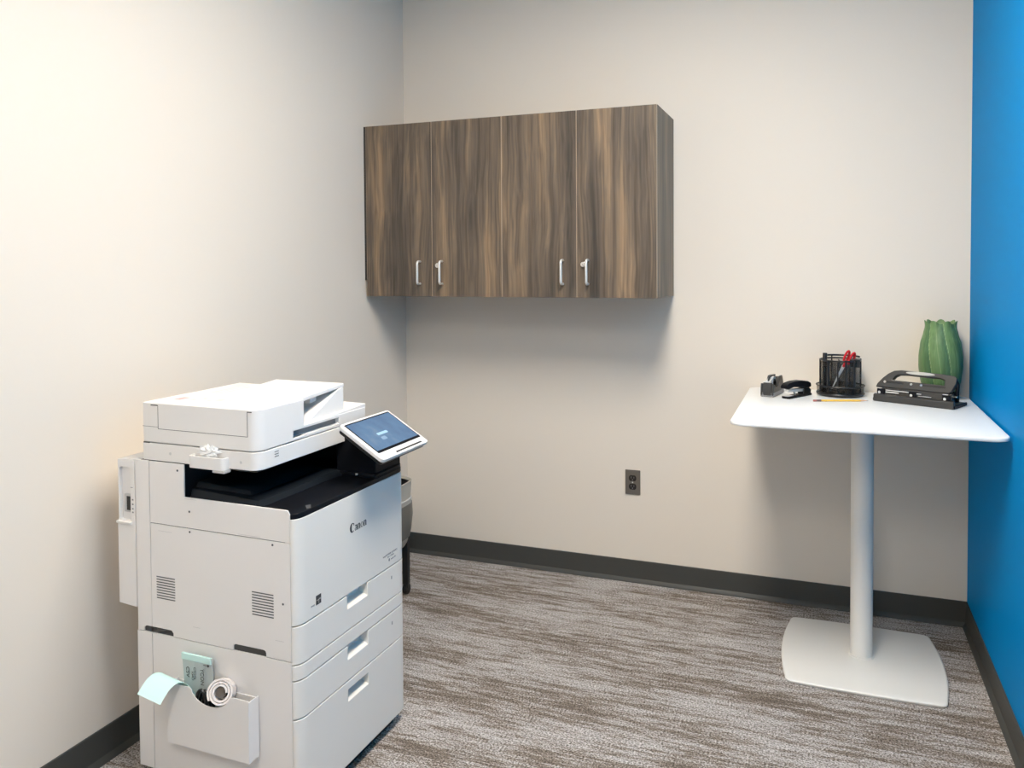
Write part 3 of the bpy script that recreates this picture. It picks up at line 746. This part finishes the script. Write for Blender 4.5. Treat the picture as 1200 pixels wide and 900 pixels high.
# pen and scissors standing in it
t = thing('marker_pen', 'black marker standing at the left side of the round mesh organizer', 'marker', (RX-.058, RY-.014, TZ+.0125))
obj('barrel', B().cyl((0, 0, 0), (0, 0, .105), .0075, 16), M_blk2, t, .001)
obj('cap', B().lathe([(.0088, .105), (.0088, .155), (.0075, .158)], seg=16), M_blk, t)
t = thing('scissors', 'red-handled scissors leaning in the round mesh organizer', 'scissors', (RX, RY-.02, TZ))
a_ = Vector((-.032, -.025, .030)); b_ = Vector((.012, -.004, .122)); dr = (b_-a_).normalized(); sd = dr.cross(Vector((0, 1, 0))).normalized(); dp = dr.cross(sd)
for s in (1, -1):
    w0, w1 = .0015, .0055; o = dp*(.0012*s)
    q = [a_-sd*w0, a_+sd*w0, b_+sd*(w1+s*.001), b_-sd*(w1-s*.001)]
    obj('blade', B().hexa([*(p+o-dp*.0008 for p in q), *(p+o+dp*.0008 for p in q)]), M_steel, t)
for s, (lx, lz) in ((1, (.017, .158)), (-1, (.037, .152))):
    # handle loop seen nearly edge on, plus its neck
    c = Vector((lx+.006, -.002+.004*s, lz)); up = Vector((.34, .05, .94)).normalized(); wd = Vector((.55, .82, -.2)).normalized()
    neck = obj('handle', B().tube([b_-dr*.006, b_+dr*.010+Vector((.0035*(1-s), 0, 0)), c-up*.022], [.0045, .0050, .0045], 10).tube([c+up*.024*math.cos(2*PI*i/20)+wd*.0125*math.sin(2*PI*i/20) for i in range(20)], .0046, 10, True), M_red, t)

# pencil
p0 = Vector((1.951, -.332, TZ+.0041)); p1 = Vector((2.150, -.264, TZ+.0041)); L_ = (p1-p0).length
t = thing('pencil', 'yellow pencil lying on the white table in front of the organizer', 'pencil', p0, math.atan2(p1.y-p0.y, p1.x-p0.x))
obj('barrel', B().cyl((.030, 0, 0), (.180, 0, 0), .0040, 6), M_yellow, t)
obj('ferrule', B().cyl((.012, 0, 0), (.030, 0, 0), .0038, 16), M_ferr, t)
obj('eraser', B().cyl((0, 0, 0), (.012, 0, 0), .0036, 16), M_pink, t, .001)
obj('tip', B().cyl((.180, 0, 0), (.203, 0, 0), .0038, 12, .0012), M_pwood, t)
obj('lead', B().cyl((.203, 0, 0), (L_, 0, 0), .0012, 10, .0003), M_ink, t)

# three-hole punch: local x along its length, y towards the wall
t = thing('hole_punch', 'heavy black three-hole punch with arched handle on the white table', 'hole punch', (2.167, -.238, TZ), math.atan2(-.127, .259))
PLn = .289; PDp = .136
obj('base', B().prism([(0, 0), (PDp, 0), (PDp, .010), (PDp-.02, .014), (.030, .014), (.012, .030), (.0, .026)], 'x', 0, PLn), M_char, t, .003)
for xa in (PLn-.004, -.003): obj('end_cap', B().box(xa, xa+.007, .004, PDp-.004, .001, .013), M_blk2, t, .002)
obj('punch_rail', B().prism([(.020, .016), (.052, .014), (.050, .052), (.026, .052)], 'x', .006, PLn-.014), M_char, t, .003)
for xx in (.022, .140, .258):
    ph = obj('punch_head', B().box(xx-.014, xx+.014, .015, .030, .024, .048), M_blk2, t, .002)
    obj('pin', B().cyl((xx-.004, .0135, .034), (xx-.004, .019, .034), .0052, 14), M_chrome, ph)
pieces('guide_bar', [(.040, .130, .0185, .0225, .0425, .0452), (.040, .088, .0170, .0225, .0345, .0385), (.146, .170, .0170, .0225, .0405, .0425), (.160, .205, .0172, .0225, .033, .0345), (.010, .026, .0165, .0225, .0490, .0512), (.246, .264, .0165, .0225, .0490, .0512)], M_steel, t)
hdl = [(-.002, .048), (.002, .062), (.020, .086), (.038, .104), (.058, .1165), (.085, .1205), (.150, .1205), (.235, .119), (.274, .115), (.283, .106), (.283, .088), (.270, .056), (.262, .048)]
hole = [(.056, .0800), (.064, .0935), (.078, .1025), (.100, .1045), (.226, .1025), (.243, .095), (.243, .0770), (.150, .0780)]
tilt = Vector((0, .34, .94)).normalized()
hm = B().addmesh(curve_mesh([hdl, hole], .012, .003))
HMx = frame((0, .024, .004), (1,0,0), tilt)
hm.xf(HMx)
ho = obj('handle', hm, M_char, t, sharp=40)
gp_ = [(.090, .1015)]
ell = [(.155+.052*math.cos(2*PI*i/32), .1128+.0062*math.sin(2*PI*i/32)) for i in range(32)]
obj('grip_pad', B().addmesh(curve_mesh([ell], .0012)).xf(HMx @ Matrix.Translation((0, 0, .0122))), M_grip, ho)
pieces('groove', [(xa, xb, z-.003, z+.003, .0112, .0126) for (xa, xb, z) in ((.028, .100, .069), (.160, .250, .0685))], M_blk, ho, HMx)
for xx, zz in ((.030, .069), (.128, .0685), (.164, .068)):
    obj('rivet', B().cyl((xx, zz, .012), (xx, zz, .0145), .0048, 14).xf(HMx), M_chrome, ho)
for xx in (.004, PLn-.020):
    obj('side_bracket', B().prism([(.022, .012), (.092, .012), (.085, .030), (.066, .058), (.050, .060), (.028, .030)], 'x', xx, xx+.004), M_blk2, t, .0008)
obj('lever_arm', B().tube([(PLn-.012, .075, .020), (PLn-.008, .060, .055), (PLn-.006, .060, .085), (PLn-.012, .056, .103)], [.006, .007, .007, .005], 10), M_blk2, t)
obj('stop_pin', B().cyl((PLn-.018, .080, .012), (PLn-.018, .080, .030), .004, 12).cyl((PLn-.030, .050, .040), (PLn-.004, .050, .040), .004, 12), M_chrome, t)

# vase of overlapping leaves
VX, VY = 2.4146, -.101
NL = 7; SEG = 192
def vr(f):
    pts = [(0, .046), (.06, .054), (.25, .071), (.42, .0775), (.55, .0775), (.72, .0715), (.86, .0605), (.95, .0540), (1, .0520)]
    for (a, ra), (b, rb) in zip(pts, pts[1:]):
        if f <= b:
            k = (f-a)/(b-a); return ra+(rb-ra)*(k*k*(3-2*k)*.5+k*.5)
    return pts[-1][1]
vb = bmesh.new(); lay = vb.verts.layers.float.new('leaf'); VH = .300
rings = []
def leafcoord(th, f): return ((th/(2*PI)*NL) + .62*f + .12) % 1.0
for i in range(41):
    f = i/40; ring = []
    for k in range(SEG):
        th = 2*PI*k/SEG; c = leafcoord(th, f)
        r = vr(f)*(1+.018*(.5-c)+.006*math.sin(PI*c)); z = f*VH
        if f > .9:
            q = (f-.9)/.1; tipf = max(0, math.cos((c-.35)*PI*1.35))
            r *= 1+q*q*(.15*tipf-.02); z += q*(.012*tipf-.004)
        v_ = vb.verts.new((r*math.cos(th), r*math.sin(th), z)); v_[lay] = c; ring.append(v_)
    rings.append(ring)
for i in range(8):    # inside wall
    f = 1-i/8*.8; ring = []
    src = rings[40] if i == 0 else None
    for k in range(SEG):
        th = 2*PI*k/SEG; c = leafcoord(th, f)
        if src: x, y, z = src[k].co; p_ = Vector((x*.95, y*.95, z-.001))
        else: r = vr(f)*.88; p_ = Vector((r*math.cos(th), r*math.sin(th), f*VH))
        v_ = vb.verts.new(p_); v_[lay] = .5; ring.append(v_)
    rings.append(ring)
for a, b in zip(rings, rings[1:]):
    for k in range(SEG): vb.faces.new([a[k], a[(k+1) % SEG], b[(k+1) % SEG], b[k]])
vb.faces.new(rings[0][::-1]); vb.faces.new(rings[-1])
bb = B(); bb.bm.free(); bb.bm = vb
vo = obj('vase', bb, M_glaze, None, sharp=50); vo.location = (VX, VY, TZ)
tag(vo, 'green ceramic vase of overlapping leaves in the corner of the white table', 'vase')

# ------------------------------------------------------------------ world, camera, view
w = bpy.data.worlds.new('World'); S.world = w; w.use_nodes = True
w.node_tree.nodes['Background'].inputs[0].default_value = (.9, .95, 1, 1); w.node_tree.nodes['Background'].inputs[1].default_value = .02
cam = bpy.data.cameras.new('Camera'); co = bpy.data.objects.new('Camera', cam); COL.objects.link(co)
yaw, pitch, roll = .3682, .0299, -.0067
fwd = Vector((-math.sin(yaw)*math.cos(pitch), math.cos(yaw)*math.cos(pitch), -math.sin(pitch)))
rt = Vector((math.cos(yaw), math.sin(yaw), 0)); up = rt.cross(fwd)
c_, s_ = math.cos(roll), math.sin(roll)
rt, up = c_*rt+s_*up, -s_*rt+c_*up
M4 = Matrix.Identity(4)
for i in range(3): M4[i][0] = rt[i]; M4[i][1] = up[i]; M4[i][2] = -fwd[i]
M4.translation = Vector((1.9923, -3.6605, 1.4614)); co.matrix_world = M4
cam.sensor_width = 36; cam.lens = 951.6963/1200*36; cam.shift_y = -(450-339.971)/1200; cam.clip_start = .02
S.camera = co
S.view_settings.view_transform = 'Standard'; S.view_settings.look = 'None'; S.view_settings.exposure = 0; S.view_settings.gamma = 1
S.view_settings.use_curve_mapping = False
S.cycles.max_bounces = 10; S.cycles.diffuse_bounces = 6
